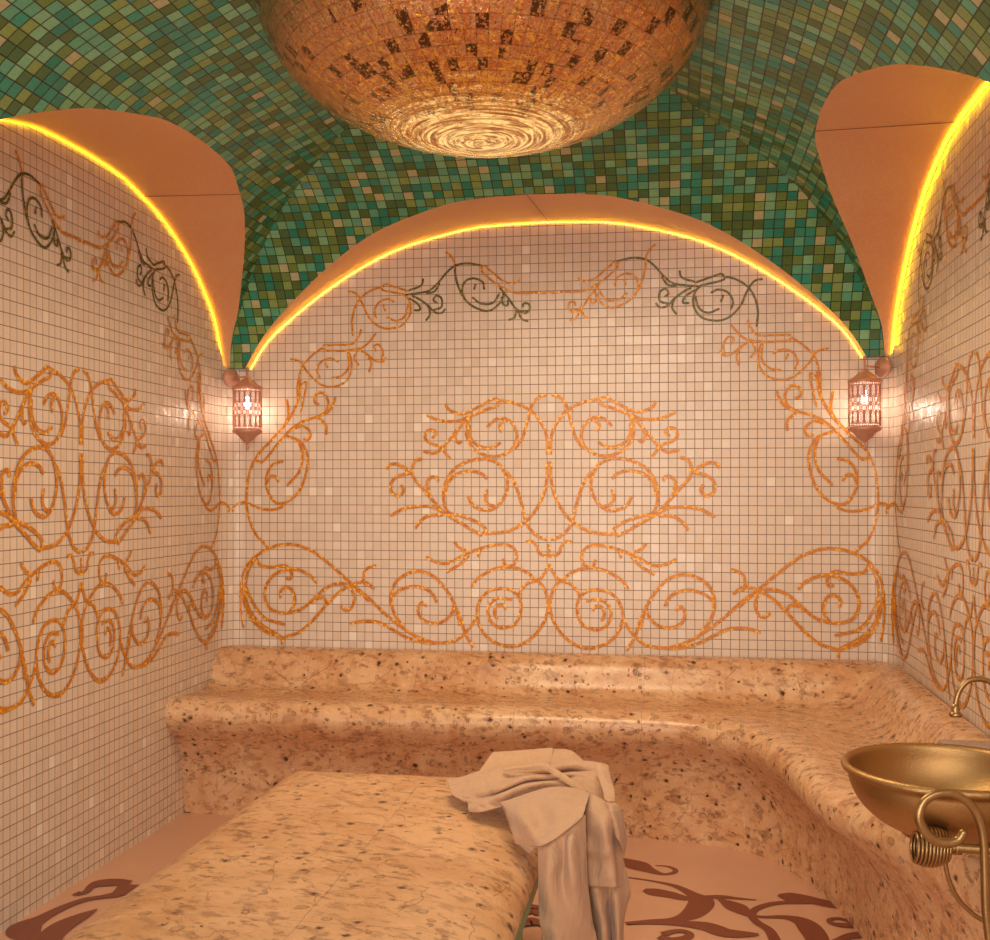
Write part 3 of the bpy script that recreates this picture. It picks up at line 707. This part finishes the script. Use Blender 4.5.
# ledge
def ledge():
    mb = MB(); bot = .872; top = .912; xs, ys0, ys1 = 1.475, -3.02, -2.40
    pts = [(1.798, ys0), (xs, ys0)]
    a0 = math.acos((xs-BC.x)/.283)
    for k in range(25):
        a = -a0+2*a0*k/24; pts.append((BC.x+.283*math.cos(a), BC.y+.283*math.sin(a)))
    pts += [(xs, ys1), (1.798, ys1)]
    n = len(pts); b = len(mb.v); mb.v += [(x, y, bot) for x, y in pts]+[(x, y, top) for x, y in pts]
    mb.face(list(range(n))[::-1]); mb.face([n+i for i in range(n)])
    for i in range(n): j = (i+1) % n; mb.face([i, j, n+j, n+i])
    o = mb.build('marble_ledge', M['grey'], None, smooth=False); tag(o, 'grey marble ledge on the right wall with a notch around the basin', 'shelf')
    bv = o.modifiers.new('b', 'BEVEL'); bv.width = .004; bv.segments = 2; bv.limit_method = 'ANGLE'
ledge()
fc = empty('faucet', (1.73, -2.66, .912), 'gooseneck brass faucet arching over the basin', 'faucet')
mb = MB(); q = cr([tuple(P(x, y, 3.0)) for x, y in ((955.5, 706), (957, 697), (961, 688), (968, 681), (978, 679), (990, 682))]+[(1.60, -2.69, 1.10), (1.69, -2.67, 1.05), (1.73, -2.66, .98), (1.73, -2.66, .915)], 8)
mb.tube(q, .0078, 12); mb.build('spout', M['oldbrass'], fc)
mb = MB(); c0 = P(955.5, 712, 3.0); mb.lathe([(.001, -.012), (.016, -.012), (.018, -.006), (.014, -.001), (.010, .003), (.013, .008), (.010, .013), (.009, .022), (.001, .022)], c0, 20); mb.build('nozzle', M['oldbrass'], fc)
mb = MB(); mb.lathe([(.001, .0), (.03, .0), (.03, .008), (.018, .02), (.012, .04), (.001, .04)], (1.73, -2.66, .912), 24); mb.build('faucet_base', M['oldbrass'], fc)

# ------------------------------------------------------------------ cloth on the corner of the slab
tw = empty('draped_cloth', P(540, 800, 3.4), 'crumpled beige linen cloth hanging over the right edge of the slab table', 'cloth')
def zc4(x, y, d): return tuple(P(430+x/4.7, 740+y/4.7, d))
def surf(rows, n=7, m=8):
    a = [cr([zc4(*p) for p in r], n) for r in rows]
    cols = [cr([a[i][j] for i in range(len(a))], m) for j in range(len(a[0]))]
    return [[cols[j][i] for j in range(len(cols))] for i in range(len(cols[0]))]
def panel(name, rows, amp=.004, sc=30, seed=0, thick=.004, mat='cloth', smoothlab=None):
    g = surf(rows); from mathutils import noise as nz
    g = [[tuple(Vector(p)+(CAM-Vector(p)).normalized()*amp*(nz.noise(Vector((p[0]*sc, p[1]*sc, p[2]*sc*.5+seed)))+.9*(1-3*abs(nz.noise(Vector((p[0]*sc*.9+seed, p[1]*sc*.5, p[2]*sc*1.3))))))) for p in r] for r in g]
    mb = MB(); mb.grid(g); o = mb.build(name, M[mat], tw)
    s = o.modifiers.new('s', 'SOLIDIFY'); s.thickness = thick; s.offset = -1
    u = o.modifiers.new('u', 'SUBSURF'); u.levels = 1; u.render_levels = 1
    return o
panel('cloth_fold', [[(300,62,3.86),(430,52,3.86),(578,40,3.84)], [(285,70,3.80),(430,62,3.80),(580,52,3.78)], [(228,150,3.70),(380,140,3.70),(570,118,3.68)], [(170,200,3.66),(370,190,3.62),(560,170,3.6)]], .01, 20, 1)
panel('cloth_fold', [[(578,45,3.84),(660,52,3.80),(718,98,3.72)], [(575,72,3.74),(640,80,3.72),(720,112,3.66)], [(565,120,3.66),(650,130,3.62),(750,140,3.60)]], .012, 30, 2)
panel('cloth_fold', [
 [(78,188,3.72),(150,176,3.72),(235,148,3.70),(340,132,3.68),(450,128,3.65),(560,122,3.62),(650,98,3.60),(780,106,3.56)],
 [(82,205,3.68),(150,198,3.66),(240,175,3.62),(340,160,3.60),(450,150,3.58),(560,142,3.56),(660,118,3.54),(790,120,3.50)],
 [(92,225,3.64),(160,222,3.60),(250,205,3.56),(350,190,3.56),(460,165,3.56),(560,165,3.58),(670,150,3.56),(800,150,3.46)],
 [(100,255,3.60),(180,258,3.54),(260,245,3.50),(350,222,3.46),(450,180,3.46),(560,172,3.48),(690,160,3.46),(810,180,3.42)],
 [(130,275,3.56),(190,282,3.52),(270,270,3.50),(350,245,3.50),(450,205,3.50),(560,195,3.50),(700,180,3.44),(820,220,3.38)],
 [(175,292,3.52),(225,300,3.46),(290,285,3.42),(370,245,3.40),(460,215,3.40),(570,200,3.42),(710,215,3.38),(825,270,3.34)],
 [(180,318,3.47),(230,318,3.44),(300,303,3.42),(380,275,3.42),(470,245,3.42),(580,222,3.42),(715,240,3.34),(815,300,3.30)],
 [(185,338,3.46),(240,340,3.42),(320,320,3.40),(390,300,3.40),(480,280,3.40),(590,260,3.36),(720,270,3.32),(800,320,3.30)]], .008, 24, 3)
panel('cloth_flap', [
 [(330,296,3.40),(390,278,3.36),(470,250,3.32),(570,225,3.30),(670,228,3.28),(752,255,3.24)],
 [(352,320,3.34),(420,315,3.24),(500,300,3.22),(590,280,3.18),(670,278,3.18),(745,280,3.18)],
 [(368,350,3.30),(430,350,3.18),(520,350,3.17),(600,340,3.12),(670,328,3.12),(735,310,3.13)],
 [(385,400,3.26),(455,405,3.12),(530,415,3.12),(600,400,3.07),(660,375,3.08),(728,335,3.10)],
 [(395,455,3.20),(478,470,3.10),(525,472,3.05),(590,445,3.04),(650,408,3.05),(722,355,3.07)],
 [(405,490,3.18),(490,498,3.09),(520,500,3.04),(580,472,3.03),(645,425,3.04),(718,362,3.06)]], .006, 18, 5)
panel('cloth_flap', [[(335,300,3.39),(365,380,3.30),(390,450,3.22),(425,500,3.17),(468,536,3.12)], [(380,330,3.34),(410,390,3.25),(430,450,3.17),(450,490,3.13),(475,520,3.10)], [(440,360,3.28),(465,420,3.18),(478,460,3.13),(485,480,3.11),(495,500,3.09)]], .004, 20, 6)
panel('hanging_panel', [
 [(508,490,3.08),(560,462,3.07),(620,430,3.07),(680,390,3.08),(728,345,3.12)],
 [(512,560,3.08),(560,545,3.03),(632,520,3.06),(660,510,3.02),(732,480,3.11)],
 [(514,700,3.09),(550,690,3.02),(625,680,3.05),(680,670,3.02),(738,660,3.11)],
 [(516,850,3.05),(580,850,3.03),(640,850,3.03),(705,850,3.06),(760,845,3.11)],
 [(530,925,3.05),(590,940,3.02),(650,940,3.03),(715,945,3.07),(782,940,3.12)],
 [(535,1150,3.04),(595,1160,3.01),(655,1160,3.03),(730,1165,3.07),(800,1160,3.12)]], .010, 9, 7)
panel('hanging_panel', [
 [(748,252,3.26),(775,262,3.22),(820,290,3.20),(850,320,3.22),(875,335,3.27)],
 [(722,340,3.18),(765,350,3.13),(815,360,3.13),(860,370,3.17),(905,390,3.27)],
 [(724,450,3.17),(770,460,3.155),(825,440,3.11),(862,460,3.20),(922,480,3.26)],
 [(730,560,3.18),(780,570,3.165),(850,560,3.13),(874,570,3.22),(905,545,3.26)],
 [(738,684,3.18),(785,688,3.16),(868,692,3.14),(878,695,3.20),(900,690,3.26)]], .012, 11, 8)
panel('hanging_panel', [
 [(735,600,3.24),(780,600,3.20),(840,600,3.24),(880,590,3.30),(905,560,3.36)],
 [(738,690,3.24),(780,700,3.18),(838,700,3.22),(880,710,3.22),(940,708,3.32)],
 [(755,800,3.24),(800,800,3.18),(845,800,3.26),(880,800,3.20),(922,780,3.32)],
 [(775,900,3.24),(820,900,3.18),(850,900,3.27),(885,900,3.20),(905,900,3.34)],
 [(785,1150,3.24),(825,1150,3.18),(855,1150,3.28),(885,1150,3.22),(915,1150,3.34)]], .008, 14, 9)
panel('tie_strap', [[(775,105,3.44),(805,110,3.43),(837,120,3.44)], [(790,170,3.34),(818,172,3.33),(848,180,3.34)], [(812,240,3.26),(838,240,3.25),(866,235,3.26)], [(820,285,3.20),(842,292,3.19),(868,295,3.20)]], .004, 30, 10, .003)
panel('tie_strap', [[(340,128,3.60),(345,134,3.58),(350,140,3.57)], [(430,118,3.56),(432,128,3.54),(434,140,3.54)], [(530,105,3.52),(528,120,3.50),(520,138,3.50)], [(600,140,3.44),(590,152,3.43),(580,165,3.43)], [(670,185,3.38),(660,198,3.37),(645,208,3.37)], [(740,235,3.32),(732,248,3.30),(722,258,3.30)]], .003, 30, 11, .003)
panel('cloth_fold', [[(820,285,3.22),(845,300,3.18),(872,300,3.20),(880,330,3.24)], [(835,310,3.20),(850,315,3.15),(890,330,3.20),(905,380,3.26)], [(835,345,3.18),(865,370,3.14),(900,400,3.20),(922,470,3.28)], [(870,440,3.18),(890,480,3.16),(905,520,3.20),(908,545,3.28)]], .008, 40, 12)

# ------------------------------------------------------------------ light
def area(name, loc, target, size, energy, color):
    l = bpy.data.lights.new(name, 'AREA'); l.shape = 'RECTANGLE'; l.size, l.size_y = size; l.energy = energy; l.color = color
    o = bpy.data.objects.new(name, l); col.objects.link(o); o.location = loc
    o.rotation_euler = (Vector(target)-Vector(loc)).to_track_quat('-Z', 'Y').to_euler(); tag(o, kind='light'); return o
area('front_light', (.9, -6.3, 3.4), (-.2, -.6, 1.3), (2.6, 1.2), 60, (1, .84, .71))
area('low_fill', (-.6, -6.6, 1.0), (0, -1, 2.6), (3.0, 1.6), 74, (1, .86, .72))
area('doorway_light', (.5, -6.5, 1.9), (0, -2, 2.4), (.22, 2.8), 55, (1, .88, .74))
area('lamp_downlight', (.1, -2.0, HC+1.12), (.1, -1.7, 0), (1.2, .9), 44, (1, .78, .5))
w = bpy.data.worlds.new('warm_ambient'); bpy.context.scene.world = w; w.use_nodes = True
w.node_tree.nodes['Background'].inputs[0].default_value = (1, .84, .72, 1); w.node_tree.nodes['Background'].inputs[1].default_value = .40

# ------------------------------------------------------------------ camera
cd = bpy.data.cameras.new('camera'); cam = bpy.data.objects.new('camera', cd); col.objects.link(cam)
cam.location = CAM; cam.rotation_euler = (PI/2, 0, PSI); cd.sensor_width = 36; cd.sensor_fit = 'HORIZONTAL'
cd.lens = F/990*36; cd.shift_y = 22/990; cd.clip_start = .05
sc = bpy.context.scene; sc.camera = cam
sc.view_settings.view_transform = 'Standard'; sc.view_settings.look = 'None'; sc.view_settings.exposure = -0.20; sc.view_settings.gamma = 1
